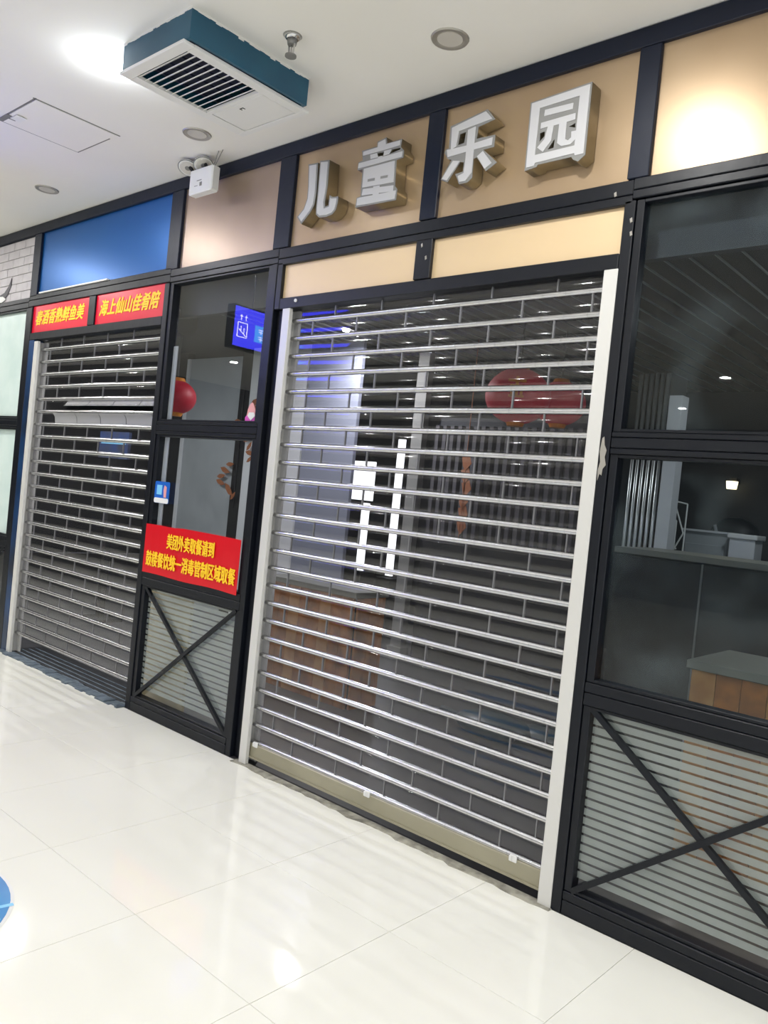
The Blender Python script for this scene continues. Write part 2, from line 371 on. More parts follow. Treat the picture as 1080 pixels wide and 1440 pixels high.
def film(w, x0, x1, z0, z1, pitch, gap):
    z = z1; first = None
    while z-pitch > z0:
        if first is None: first = box('film_strip', 'film', w, x0, x1, .0435, .0445, z-pitch+gap, z); zf = z; me = first.data
        else: link('film_strip', me, None, w, ((x0+x1)/2, .044, z-pitch+gap/2+gap/2-(0)+(pitch-gap)/2))
        z -= pitch
wl = window('window_1', 'narrow window bay between the two shutters', -4.438, -3.458, 'glass', 1, .034)
braces(wl, -4.41, -3.485, .095, .792)
film(wl, -4.404, -3.492, .105, .79, .0345, .009)
wr = window('window_2', 'wide dusty window bay beside the big shutter', -1.382, -.42, 'dirty', 1, .03)
braces(wr, -1.352, -.45, .095, .79)
film(wr, -1.352, -.45, .105, .785, .0345, .009)
wx = window('window_3', 'window bay blocked with pale film beside the blue post', -8.27, -6.42, 'filmw', 1, .03)
braces(wx, -8.24, -6.45, .095, .79)
wz = window('window_4', 'further dusty window bay', -.33, 2.3, 'dirty', 1, .03)
part('curtain_edge', 'pale', wl, lambda b: bx(b, -4.41, -4.36, .05, .056, .89, 2.3))

# ================================================================ roller shutters
def shutter(label, xa, xb, ztop, pitch, n, jx, jp, torn=None, sides=(0, 1)):
    """xa,xb: clear width; tubes at ztop-k*pitch; jx: a joint on even rows, jp: joint pitch"""
    cx = (xa+xb)/2; Y = .045
    t = thing('roller_shutter', label, 'shutter', (cx, Y, 0), 'see-through roller shutters')
    tube = None; tz = [ztop-k*pitch for k in range(n)]
    for z in tz:
        if tube is None:
            def f(b):
                cyl(b, (0, 0, 0), .0130, .0130, xb-xa, 14, 'X', False)
                x = xa+.05
                while x < xb: cyl(b, (x-cx, 0, 0), .0138, .0138, .005, 14, 'X', False); x += .105
            o = part('tube', 'alu', t, f, (cx, Y, z)); smooth(o); tube = o.data
        else: link('tube', tube, None, t, (cx, Y, z))
    H = pitch-.022
    cache = {}
    rows = [(ztop+pitch/2, -1)]+[((tz[k]+tz[k+1])/2, k) for k in range(n-1)]
    link_me = None
    for zc, k in rows:
        off = 0 if k % 2 == 0 else jp/2
        js = []; x = jx+off
        while x > xa: x -= jp
        while x < xb:
            if x > xa+.02: js.append(x)
            x += jp
        xs = [xa+.002]+js+[xb-.002]
        tornrow = torn and k in torn
        for a, c in zip(xs[:-1], xs[1:]):
            w = round(c-a-.008, 3)
            if w < .02: continue
            bent = tornrow and a > torn[k][0]-.02
            key = (w, bent and k)
            if key not in cache:
                def f(b, w=w, bent=bent):
                    # a shallow bulged plate
                    hz = H/2; prof = [(-hz, .0035), (-hz*.86, -.002), (-hz*.7, -.003), (hz*.7, -.003), (hz*.86, -.002), (hz, .0035)]
                    if bent: prof = torn[k][1]
                    fr = [[b.verts.new((s*w/2, y, z)) for (z, y) in prof] for s in (-1, 1)]
                    bk = [[b.verts.new((s*w/2, y+.002, z)) for (z, y) in prof] for s in (-1, 1)]
                    for i in range(len(prof)-1):
                        b.faces.new((fr[0][i], fr[1][i], fr[1][i+1], fr[0][i+1])); b.faces.new((bk[0][i+1], bk[1][i+1], bk[1][i], bk[0][i]))
                o = part('plate', 'bent' if bent else 'plate', t, f, ((a+c)/2, Y, zc)); smooth(o); cache[key] = o.data
            else: link('plate', cache[key], None, t, ((a+c)/2, Y, zc))
        for x in js:
            if tornrow and x > torn[k][0]-.02: continue
            if link_me is None:
                o = box('joint_strip', 'link', t, x-.003, x+.003, Y-.006, Y+.004, zc-H/2, zc+H/2); link_me = o.data
            else: link('joint_strip', link_me, None, t, (x, Y-.001, zc))
    for sd in sides:
        x0, x1 = ((xa-.045, xa+.012), (xb-.012, xb+.045))[sd]
        def g(b):
            bx(b, x0, x1, -.004, .020, .0, ztop+.06, .002); bx(b, x0, x1, .070, .085, .0, ztop+.06)
            s = (x0, x0+.006) if x0 < cx else (x1-.006, x1)
            bx(b, s[0], s[1], .02, .07, 0, ztop+.06)
        part('guide_rail', 'guide', t, g)
    part('roller_drum', 'dark', t, lambda b: cyl(b, (cx, .17, ztop+.13), .09, .09, xb-xa+.04, 20, 'X'))
    return t, tz
sh, tz = shutter('big see-through roller shutter of silver rods under the silver lettering', -3.335+.05, -1.425-.045, 2.378, .0942, 25, -3.132, .318)
part('bottom_bar', 'bar', sh, lambda b: [bx(b, -3.30, -1.475, .026, .064, .038, .112, .003), bx(b, -3.30, -1.475, .020, .030, .036, .046)])
for x in (-3.235, -2.42, -1.62): part('lock_clip', 'white', sh, lambda b, x=x: [bx(b, x-.016, x+.016, .020, .030, .100, .128, .002), bx(b, x-.016, x-.004, .016, .022, .104, .124)])
bent_up = [(.036, .002), (.02, -.006), (.004, -.018), (-.006, -.032)]
bent_dn = [(.036, -.026), (.022, -.012), (.008, -.004), (-.036, .002)]
s2, tz2 = shutter('see-through roller shutter with a torn slot, not fully lowered, under red plaques', -6.24+.05, -4.497, 2.357, .0955, 24, -6.05, .336, sides=(0,), torn={4: (-5.83, bent_up), 5: (-5.9, bent_dn)})
part('bottom_lip', 'alu', s2, lambda b: bx(b, -6.18, -4.51, .036, .054, .148, .158))

# thresholds
t1 = struct('trim_1', label='blue grey stone edging under the half lowered shutter')
x = -6.30; k = 0
while x < -4.50:
    w = .045+random.random()*.03
    box('stone', 'stone', t1, x, min(x+w, -4.497)-.003, -.05+random.uniform(-.012, .012), .035+random.uniform(-.006, .006), -.002, .008+random.uniform(-.003, .004), .002); x += w
box('slab', 'slab', t1, -6.30, -4.497, .04, .32, -.003, .004)
for k in range(4): box('groove_strip', 'stone', t1, -6.25, -4.497, .07+k*.055, .082+k*.055, .004, .0065)
t2 = struct('trim_2', label='chipped cement edging under the big shutter')
n = 46; front = [(-3.36+k*(1.94/n), -.018-.016*random.random()-(.010 if k % 7 == 0 else 0)) for k in range(n+1)]
def ed(b):
    top = []; bot = []
    P = front+[(-1.42, .02), (-3.36, .02)]
    A = [b.verts.new((x, y, .004)) for x, y in P]; B = [b.verts.new((x, y, -.004)) for x, y in P]
    b.faces.new(A); b.faces.new(B[::-1])
    for i in range(len(P)): b.faces.new((A[i], B[i], B[(i+1) % len(P)], A[(i+1) % len(P)]))
part('edging', 'concrete', t2, ed)
box('slab', 'slab', t2, -3.36, -1.42, .02, .14, -.004, .003)

# ================================================================ letters
LET = {"er":{"body":[[[-3.178,3.154],[-3.107,3.149],[-3.104,3.108],[-3.098,2.993],[-3.104,2.937],[-3.127,2.903],[-3.19,2.85],[-3.228,2.892],[-3.183,2.928],[-3.164,2.976],[-3.165,3.037]],[[-3.092,3.155],[-3.023,3.146],[-3.019,3.01],[-3.027,2.937],[-3.022,2.912],[-2.999,2.915],[-2.997,2.966],[-2.975,2.953],[-2.933,2.948],[-2.934,2.915],[-2.943,2.883],[-2.967,2.865],[-3.006,2.859],[-3.059,2.864],[-3.085,2.883],[-3.088,2.928],[-3.087,2.978]]],"grey":[],"white":[]},"tong":{"body":[[[-2.798,3.144],[-2.7,3.144],[-2.7,3.167],[-2.644,3.175],[-2.636,3.145],[-2.544,3.146],[-2.547,3.11],[-2.525,3.088],[-2.526,3.056],[-2.566,3.054],[-2.563,2.992],[-2.56,2.933],[-2.543,2.915],[-2.545,2.865],[-2.806,2.872],[-2.804,2.918],[-2.778,2.922],[-2.781,2.98],[-2.781,3.051],[-2.816,3.054],[-2.815,3.091],[-2.787,3.096]],[[-2.736,3.029],[-2.692,3.026],[-2.692,3.014],[-2.736,3.017]],[[-2.652,3.025],[-2.609,3.023],[-2.611,3.012],[-2.654,3.014]],[[-2.693,3.11],[-2.648,3.108],[-2.655,3.089],[-2.685,3.091]],[[-2.602,3.109],[-2.547,3.106],[-2.549,3.098],[-2.614,3.091]]],"white":[[[-2.786,3.136],[-2.693,3.138],[-2.693,3.159],[-2.648,3.167],[-2.641,3.141],[-2.551,3.14],[-2.553,3.118],[-2.649,3.116],[-2.694,3.117],[-2.786,3.117]],[[-2.685,3.092],[-2.656,3.091],[-2.661,3.081],[-2.682,3.082]],[[-2.738,3.112],[-2.693,3.111],[-2.686,3.089],[-2.733,3.09]],[[-2.648,3.111],[-2.603,3.11],[-2.615,3.09],[-2.651,3.09]],[[-2.81,3.085],[-2.532,3.086],[-2.533,3.061],[-2.812,3.06]],[[-2.771,3.051],[-2.574,3.051],[-2.569,2.951],[-2.77,2.961]],[[-2.764,2.953],[-2.567,2.936],[-2.566,2.909],[-2.768,2.923]],[[-2.796,2.913],[-2.777,2.915],[-2.657,2.911],[-2.548,2.91],[-2.552,2.871],[-2.797,2.879]],[[-2.696,2.954],[-2.656,2.952],[-2.655,2.901],[-2.695,2.902]]],"grey":[[[-2.737,2.995],[-2.691,2.993],[-2.691,2.981],[-2.737,2.983]],[[-2.654,2.993],[-2.608,2.991],[-2.61,2.98],[-2.654,2.982]]]},"le":{"body":[[[-2.264,3.138],[-2.071,3.167],[-2.026,3.115],[-2.11,3.102],[-2.113,3.052],[-2.018,3.048],[-2.018,2.998],[-2.072,2.997],[-1.995,2.929],[-2.048,2.902],[-2.103,2.971],[-2.119,2.968],[-2.117,2.887],[-2.14,2.871],[-2.184,2.872],[-2.21,2.92],[-2.17,2.924],[-2.169,2.964],[-2.19,2.968],[-2.249,2.892],[-2.289,2.911],[-2.238,2.988],[-2.26,2.995],[-2.284,3.029],[-2.273,3.042],[-2.26,3.041]],[[-2.206,3.092],[-2.174,3.094],[-2.179,3.048],[-2.211,3.046]]],"white":[[[-2.253,3.129],[-2.077,3.159],[-2.04,3.12],[-2.212,3.106],[-2.219,3.041],[-2.247,3.031]],[[-2.269,3.036],[-2.157,3.033],[-2.028,3.039],[-2.029,3.008],[-2.133,3.007],[-2.261,3.003]],[[-2.163,3.1],[-2.122,3.106],[-2.12,2.911],[-2.15,2.879],[-2.183,2.881],[-2.194,2.908],[-2.163,2.916],[-2.161,2.973]],[[-2.229,2.981],[-2.191,2.973],[-2.253,2.9],[-2.281,2.912]],[[-2.1,2.974],[-2.072,2.991],[-2.021,2.931],[-2.054,2.911]]],"grey":[]},"yuan":{"body":[[[-1.858,3.141],[-1.587,3.154],[-1.585,2.876],[-1.614,2.856],[-1.636,2.867],[-1.644,2.879],[-1.795,2.879],[-1.799,2.871],[-1.854,2.865]],[[-1.785,3.007],[-1.777,3.008],[-1.776,2.989],[-1.797,2.97],[-1.798,3.005]],[[-1.727,2.969],[-1.729,2.932],[-1.756,2.931]],[[-1.642,3.009],[-1.642,2.992],[-1.671,3.002]]],"white":[[[-1.85,3.135],[-1.593,3.146],[-1.592,2.882],[-1.629,2.881],[-1.633,2.891],[-1.806,2.888],[-1.81,2.877],[-1.847,2.876]],[[-1.81,3.107],[-1.634,3.112],[-1.635,2.921],[-1.811,2.92]],[[-1.785,3.094],[-1.659,3.091],[-1.659,3.067],[-1.786,3.069]],[[-1.797,3.045],[-1.644,3.048],[-1.643,3.023],[-1.68,3.022],[-1.679,2.955],[-1.666,2.947],[-1.653,2.956],[-1.655,2.979],[-1.634,2.978],[-1.635,2.944],[-1.654,2.93],[-1.694,2.931],[-1.714,2.947],[-1.713,3.021],[-1.737,3.021],[-1.743,2.963],[-1.775,2.925],[-1.804,2.948],[-1.774,2.976],[-1.764,3.023],[-1.797,3.021]]],"grey":[]}}
def letter(key, name_label):
    d = LET[key]; xs = [p[0] for P in d['body'] for p in P]; zs = [p[1] for P in d['body'] for p in P]
    t = thing('channel_letter', name_label, 'letter', ((min(xs)+max(xs))/2, -.02, min(zs)), 'silver sign lettering')
    solid = len(d['body'])
    link('letter_body', outline(d['body'], -.018, .034), 'lside', t)
    link('face_plate', outline(d['body'], -.0535, .0015), 'lgrey', t)
    if d['white']:
        if key == 'yuan':
            link('white_inlay', outline(d['white'][:2], -.0560, .0012), 'lwhite', t)
            for P in d['white'][2:]: link('white_inlay', outline([P], -.0560, .0012), 'lwhite', t)
        else:
            for k, P in enumerate(d['white']): link('white_inlay', outline([P], -.0560-.00005*k, .0012), 'lwhite', t)
    else:
        for P in d['body']: link('white_inlay', outline([P], -.0560, .0012, -.009), 'lwhite', t)
    for P in d['grey']: link('grey_inlay', outline([P], -.0580, .0008), 'lgrey', t)
letter('er', 'silver raised sign letter shaped like two curved legs, first from the emergency light')
letter('tong', 'tall silver raised sign letter of many stacked bars, second in the row')
letter('le', 'silver raised sign letter with splayed strokes at its foot, third in the row')
letter('yuan', 'boxy silver raised sign letter enclosed by a square outline, last of the four')

# ================================================================ banners and stickers
t = thing('notice_banner', 'red notice banner with two lines of yellow writing across the narrow window sill', 'banner', (-3.96, -.004, .88))
def sheet(b):
    n = 12
    for s, y in ((0, -.006), (1, -.003)):
        pass
    T = []; Bt = []
    for k in range(n+1):
        x = -4.436+k*(.951/n); zt = 1.181+.006*math.sin(k/n*math.pi)-(.004 if k in (3, 4) else 0); y = -.004-.003*math.sin(k*1.1)
        T.append((x, y, zt)); Bt.append((x, y, .879+.003*math.sin(k*.9)))
    f = [b.verts.new(p) for p in T]; g = [b.verts.new(p) for p in Bt]
    f2 = [b.verts.new((p[0], p[1]+.0015, p[2])) for p in T]; g2 = [b.verts.new((p[0], p[1]+.0015, p[2])) for p in Bt]
    for k in range(n):
        b.faces.new((g[k], g[k+1], f[k+1], f[k])); b.faces.new((f2[k], f2[k+1], g2[k+1], g2[k]))
        b.faces.new((f[k], f[k+1], f2[k+1], f2[k])); b.faces.new((g[k+1], g[k], g2[k], g2[k+1]))
    b.faces.new((f[0], f2[0], g2[0], g[0])); b.faces.new((f[n], g[n], g2[n], f2[n]))
part('banner_sheet', 'red', t, sheet)
link('lettering', text_mesh('美团外卖取餐请到', -4.185, -3.715, 1.052, 1.142, -.0095, .0028), 'yellow', t)
link('lettering', text_mesh('鼓楼餐饮统一消毒管制区域取餐', -4.395, -3.505, .925, 1.018, -.0095, .0028), 'yellow', t)
def plaque(x0, x1, z0, z1, s, label, tx):
    t = thing('slogan_plaque', label, 'plaque', ((x0+x1)/2, .02, z0), 'red slogan plaques')
    part('plaque_board', 'redp', t, lambda b: bx(b, x0, x1, .012, .03, z0, z1))
    o = link('lettering', text_mesh(s, tx[0], tx[1], tx[2], tx[3], .0105, .0045, .30), 'yellow', t)
plaque(-6.330, -5.446, 2.488, 2.695, '春酒香熟鲜鱼美', 'red plaque with yellow brush writing over the shutter, beside the blue post', (-6.27, -5.52, 2.545, 2.655))
plaque(-5.352, -4.495, 2.488, 2.695, '海上仙山佳肴陪', 'red plaque with yellow brush writing over the shutter, beside the narrow window', (-5.30, -4.55, 2.545, 2.655))
# blue sticker
t = thing('glass_sticker', 'small blue rectangular sticker with white foot on the narrow window edge', 'sticker', (-4.31, .03, 1.31))
def rr(x0, x1, z0, z1, r):
    P = []
    for cx, cz, a in ((x1-r, z1-r, 0), (x0+r, z1-r, 90), (x0+r, z0+r, 180), (x1-r, z0+r, 270)):
        for k in range(4): P.append((cx+r*math.cos(math.radians(a+30*k)), cz+r*math.sin(math.radians(a+30*k))))
    return P
link('sticker_sheet', outline([rr(-4.390, -4.232, 1.318, 1.452, .012)], .004, .001), 'skyblue', t)
link('white_foot', outline([rr(-4.388, -4.234, 1.319, 1.350, .012)], .002, .0008), 'white', t)
link('pale_mark', outline([[(-4.365, 1.37), (-4.31, 1.37), (-4.31, 1.43), (-4.365, 1.43)]], .002, .0008), 'paleblue', t)
link('pink_mark', outline([[(-4.285, 1.355), (-4.26, 1.355), (-4.262, 1.42), (-4.285, 1.43), (-4.292, 1.40)]], .002, .0008), 'rose', t)
# pink teardrop sticker in the upper pane
t = thing('teardrop_sticker', 'small pink pointed sticker in the lower corner of the narrow upper window', 'sticker', (-3.55, .035, 1.83))
link('magenta_base', outline([[(-3.602, 1.832), (-3.505, 1.832), (-3.497, 1.860), (-3.52, 1.885), (-3.583, 1.885), (-3.606, 1.858)]], .0335, .0015), 'pink', t)
link('pointed_top', outline([[(-3.590, 1.870), (-3.510, 1.870), (-3.520, 1.905), (-3.541, 1.938), (-3.553, 1.944), (-3.568, 1.935), (-3.585, 1.905)]], .0315, .001), 'rose', t)
link('white_patch', outline([[(-3.582, 1.868), (-3.55, 1.843), (-3.515, 1.868), (-3.528, 1.888), (-3.57, 1.888)]], .0295, .001), 'white', t)
# floor sticker
t = thing('floor_sticker', 'round blue printed sticker on the cream floor tiles, cut by picture edge', 'sticker', (-2.90, -1.74, 0))
cx, cy, r = -2.82, -1.88, .42
smooth(part('sticker_disc', 'floorblue', t, lambda b: cyl(b, (cx, cy, .001), r-.012, r-.012, .002, 56)))
part('white_rim', 'white', t, lambda b: cyl(b, (cx, cy, .0006), r, r, .0012, 56))
for dx, dy, a in ((.20, .33, .5), (.26, .26, .5), (.22, .20, .5), (.13, .30, .5), (.1, -.1, .5)):
    def f(b):
        bmesh.ops.create_cube(b, size=1, matrix=Matrix.Translation((cx+dx, cy+dy, .0023)) @ Matrix.Rotation(a+.9, 4, 'Z') @ Matrix.Diagonal((.07, .018, .0006, 1)))
    part('pale_streak', 'paleblue', t, f)

# ================================================================ ceiling fittings
t = thing('air_unit', 'teal boxed ceiling air unit with white slatted grille underneath', 'air vent', (-3.08, -.7, ZC))
zb = ZC-.122
part('casing', 'teal', t, lambda b: [bx(b, -3.335, -2.83, -1.028, -1.012, zb, ZC+.01), bx(b, -3.335, -2.83, -.416, -.40, zb, ZC+.01), bx(b, -3.335, -3.319, -1.012, -.416, zb, ZC+.01), bx(b, -2.846, -2.83, -1.012, -.416, zb, ZC+.01), bx(b, -3.319, -2.846, -1.012, -.416, zb+.09, zb+.10)])
X0, X1, Y0, Y1 = -3.335, -2.855, -1.038, -.362
gx0, gx1, gy0, gy1 = -3.285, -2.905, -.985, -.615
part('grille_frame', 'white', t, lambda b: [bx(b, X0, X1, Y0, gy0, zb-.014, zb, .002), bx(b, X0, X1, gy1, -.595, zb-.014, zb), bx(b, X0, gx0, gy0, gy1, zb-.014, zb), bx(b, gx1, X1, gy0, gy1, zb-.014, zb), bx(b, X0, X1, -.395, Y1, zb-.014, zb, .002), bx(b, X0, gx0+.01, -.595, -.395, zb-.014, zb), bx(b, gx1, X1, -.595, -.395, zb-.014, zb)])
part('duct_opening', 'duct', t, lambda b: bx(b, gx0, gx1, gy0, gy1, zb+.05, zb+.06))
for k in range(11):
    y = gy0+.017+k*(.352/10.4)
    def f(b): bmesh.ops.create_cube(b, size=1, matrix=Matrix.Translation(((gx0+gx1)/2, y, zb-.004)) @ Matrix.Rotation(math.radians(32), 4, 'X') @ Matrix.Diagonal((gx1-gx0, .017, .003, 1)))
    part('slat', 'white', t, f)
for x in (-3.19, -3.09, -3.0): part('slat_tie', 'duct', t, lambda b: bx(b, x-.003, x+.003, gy0, gy1, zb+.006, zb+.012))
h = part('access_door', 'white', t, lambda b: bx(b, gx0+.014, gx1-.004, -.590, -.400, zb-.013, zb-.002, .002))
part('latch', 'dark', h, lambda b: [bx(b, -3.11, -3.085, -.560, -.556, zb-.0145, zb-.012), bx(b, -3.11, -3.106, -.560, -.545, zb-.0145, zb-.012), bx(b, -3.089, -3.085, -.560, -.545, zb-.0145, zb-.012)])
def rag(b):
    for (a0, a1, fx) in ((-3.335, -2.83, 0), (-1.028, -.40, 1)):
        n = 22
        for k in range(n):
            p, q = a0+(a1-a0)*k/n, a0+(a1-a0)*(k+1)/n; d = .006+.010*random.random()*(1 if k % 3 else .3)
            if fx: bx(b, -2.8305, -2.8285, p, q, ZC-d, ZC)
            else: bx(b, p, q, -.4005, -.3985, ZC-d*.7, ZC)
    n = 20
    for k in range(n):
        p, q = -3.335+.505*k/n, -3.335+.505*(k+1)/n; bx(b, p, q, -1.030, -1.0275, ZC-.004-.008*random.random(), ZC)
part('ragged_plaster', 'ceiling', t, rag)
# access hatch
t = thing('ceiling_hatch', 'white ceiling access hatch with dark joints and a broken corner', 'hatch', (-4.44, -.78, ZC))
part('hatch_panel', 'ceiling', t, lambda b: bx(b, -4.672, -4.238, -1.002, -.552, ZC-.005, ZC))
for a in ((-4.237, -4.229, -1.018, -.53), (-4.684, -4.673, -1.0, -.552), (-4.64, -4.225, -1.012, -1.003), (-4.684, -4.32, -.551, -.541)):
    part('joint', 'grey', t, lambda b: bx(b, a[0], a[1], a[2], a[3], ZC-.0025, ZC))
part('broken_corner', 'grey', t, lambda b: [bx(b, -4.668, -4.55, -1.015, -.985, ZC-.0065, ZC-.004), bx(b, -4.60, -4.585, -.99, -.95, ZC-.0065, ZC-.004)])
part('loose_flap', 'white', t, lambda b: bx(b, -4.575, -4.50, -.985, -.93, ZC-.012, ZC-.009))
# sprinkler
sx, sy = -2.638, -.672
t = thing('sprinkler', 'small chrome fire sprinkler head hanging from the ceiling near air unit', 'sprinkler', (sx, sy, ZC))
smooth(part('escutcheon', 'chrome', t, lambda b: cyl(b, (sx, sy, ZC-.008), .024, .040, .016, 20)))
smooth(part('body', 'grey', t, lambda b: cyl(b, (sx, sy, ZC-.026), .018, .022, .022, 14)))
part('frame_arms', 'chrome', t, lambda b: [rod(b, (sx-.018, sy, ZC-.036), (sx-.012, sy, ZC-.078), .004), rod(b, (sx+.018, sy, ZC-.036), (sx+.012, sy, ZC-.078), .004), rod(b, (sx, sy, ZC-.036), (sx, sy, ZC-.078), .003)])
part('deflector', 'grey', t, lambda b: cyl(b, (sx, sy, ZC-.082), .024, .024, .006, 16))
# emergency light
t = thing('emergency_light', 'white twin headed emergency light box hung before the bronze board', 'emergency light', (-4.0, -.12, 3.12))
part('body', 'white', t, lambda b: bx(b, -4.105, -3.892, -.145, -.092, 3.122, 3.265, .005))
part('side_cover', 'guide', t, lambda b: bx(b, -3.892, -3.884, -.140, -.096, 3.13, 3.258, .002))
part('printed_label', 'grey', t, lambda b: [bx(b, -4.03, -3.985, -.1462, -.144, 3.192, 3.196), bx(b, -4.00, -3.98, -.1462, -.144, 3.160, 3.182), bx(b, -4.05, -4.02, -.1462, -.144, 3.164, 3.167)])
for x, y, z, nv in ((-4.15, -.135, 3.300, (.30, -.34, -.80)), (-4.025, -.115, 3.300, (.42, -.22, -.80))):
    Rm = Matrix.Translation((x, y, z)) @ Vector(nv).to_track_quat('Z', 'Y').to_matrix().to_4x4()   # local +Z looks out of the lamp
    cone = lambda b, r1, r2, d, zz, cap=True: bmesh.ops.create_cone(b, cap_ends=cap, segments=26, radius1=r1, radius2=r2, depth=d, matrix=Rm @ Matrix.Translation((0, 0, zz)))
    hd = smooth(part('lamp_head', 'white', t, lambda b: [cone(b, .036, .056, .018, -.010), cone(b, .056, .058, .008, .003)]))
    part('rim', 'grey', hd, lambda b: cone(b, .0585, .0545, .004, .009, False)); part('lens', 'lampglass', hd, lambda b: cone(b, .046, .040, .004, .009))
    part('bulb', 'grey', hd, lambda b: cone(b, .016, .013, .003, .0125))
    part('neck', 'dark', t, lambda b: rod(b, (x+.045, -.118, 3.262), (x+.02, y, z-.004), .010))
part('mounting_wire', 'grey', t, lambda b: [rod(b, (-3.93, -.115, 3.262), (-3.872, -.126, ZC), .0028, 6), rod(b, (-3.915, -.115, 3.262), (-3.835, -.124, ZC), .0022, 6)])

# ================================================================ corridor sign, seen as a reflection
t = thing('hanging_sign', 'lit blue hanging direction sign with an escalator pictogram, mirrored in window glass', 'sign', (-5.55, -1.8, ZC))
part('sign_box', 'black', t, lambda b: bx(b, -5.60, -5.508, -2.62, -1.225, 2.615, 2.975, .004))
part('sign_face', 'signblue', t, lambda b: bx(b, -5.508, -5.504, -2.60, -1.24, 2.63, 2.96))
part('pale_field', 'signcyan', t, lambda b: bx(b, -5.504, -5.5025, -2.0, -1.46, 2.70, 2.84))
def P3(b, pts, wd=.006):
    for (y0, z0), (y1, z1) in pts:
        d = Vector((0, y1-y0, z1-z0)); q = d.to_track_quat('X', 'Z').to_matrix().to_4x4()
        bmesh.ops.create_cube(b, size=1, matrix=Matrix.Translation((-5.502, (y0+y1)/2, (z0+z1)/2)) @ q @ Matrix.Diagonal((d.length, wd, wd, 1)))
ey = -1.275
part('escalator_pictogram', 'signwhite', t, lambda b: P3(b, [((ey, 2.71), (ey-.10, 2.71)), ((ey-.10, 2.71), (ey-.10, 2.83)), ((ey-.10, 2.83), (ey, 2.83)), ((ey, 2.83), (ey, 2.71)), ((ey-.01, 2.775), (ey-.09, 2.722)), ((ey-.035, 2.80), (ey-.035, 2.76)), ((ey-.068, 2.785), (ey-.068, 2.745))]))
part('arrow', 'signwhite', t, lambda b: P3(b, [((ey-.03, 2.85), (ey-.03, 2.895)), ((ey-.02, 2.88), (ey-.03, 2.895)), ((ey-.04, 2.88), (ey-.03, 2.895))]))
part('arrow', 'signwhite', t, lambda b: P3(b, [((ey-.08, 2.85), (ey-.08, 2.895)), ((ey-.07, 2.88), (ey-.08, 2.895)), ((ey-.09, 2.88), (ey-.08, 2.895))]))
for k in range(5):
    for z in (2.73, 2.79): part('field_mark', 'signwhite', t, lambda b: P3(b, [((-1.50-k*.09, z), (-1.55-k*.09, z)), ((-1.525-k*.09, z-.018), (-1.525-k*.09, z+.018)), ((-1.50-k*.09, z+.018), (-1.55-k*.09, z+.018))], .006))
for y in (-1.45, -2.4): part('hanger_rod', 'chrome', t, lambda b: rod(b, (-5.55, y, 2.97), (-5.55, y, ZC), .006))

# ================================================================ inside the shop
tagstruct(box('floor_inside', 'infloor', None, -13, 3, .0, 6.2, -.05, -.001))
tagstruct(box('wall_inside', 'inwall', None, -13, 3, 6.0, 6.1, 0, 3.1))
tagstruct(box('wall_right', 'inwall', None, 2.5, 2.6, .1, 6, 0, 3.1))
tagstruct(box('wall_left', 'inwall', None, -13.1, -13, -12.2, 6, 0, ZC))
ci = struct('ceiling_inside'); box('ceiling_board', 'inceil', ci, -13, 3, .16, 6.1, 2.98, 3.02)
me = None
for k in range(60):
    x = -6.0+k*.14
    if me is None: o = box('ceiling_batten', 'batten', ci, x-.0035, x+.0035, .2, 5.9, 2.966, 2.978); me = o.data
    else: link('ceiling_batten', me, None, ci, (x, 3.05, 2.972))
box('wall_band', 'grey', ci, -2.3, 2.5, 5.9, 5.98, 2.35, 2.5)
# partition and columns seen through the narrow window and shutter
pw = struct('wall_partition', label='grey partition behind the narrow window')
box('panel', 'partition', pw, -8.27, -7.28, 2.80, 2.86, 0, 2.90); box('panel', 'pale', pw, -7.10, -6.14, 2.80, 2.86, 0, 2.978)
box('panel', 'bluegrey', pw, -6.14, -5.41, 2.78, 2.82, 0, 2.978); box('edge_post', 'dark', pw, -7.28, -7.10, 2.80, 2.86, 0, 2.978)
box('edge_post', 'pale', pw, -8.32, -8.27, 2.78, 2.84, 0, 2.90); box('edge_post', 'dark', pw, -8.82, -8.32, 2.78, 2.88, 0, 2.978)
# brown counter behind the big shutter
def counter(label, x0, x1, y0, y1, h, light):
    t = thing('wooden_counter', label, 'counter', ((x0+x1)/2, (y0+y1)/2, 0))
    part('carcass', 'dark', t, lambda b: bx(b, x0+.01, x1-.01, y0+.02, y1, 0, h-.04))
    x = x0; k = 0
    while x < x1-.02:
        wd = min(.11, x1-x); box('plank', 'woodl' if k % 3 == light else 'wood', t, x+.001, x+wd-.002, y0, y0+.02, .0, h-.04); x += wd; k += 1
    y = y0+.02
    while y < y1-.02:
        wd = min(.12, y1-y); box('plank', 'wood', t, x1-.01, x1+.008, y+.001, y+wd-.002, 0, h-.04); box('plank', 'wood', t, x0-.008, x0+.01, y+.001, y+wd-.002, 0, h-.04); y += wd
    part('counter_top', 'ctop', t, lambda b: bx(b, x0-.02, x1+.02, y0-.025, y1+.02, h-.04, h, .004))
counter('brown plank counter standing behind the big shutter, beside the pale wall', -4.66, -3.76, 1.26, 1.56, .82, 2)
counter('brown plank counter with grey top behind the dusty wide window', -1.325, .6, .93, 1.45, .90, 0)
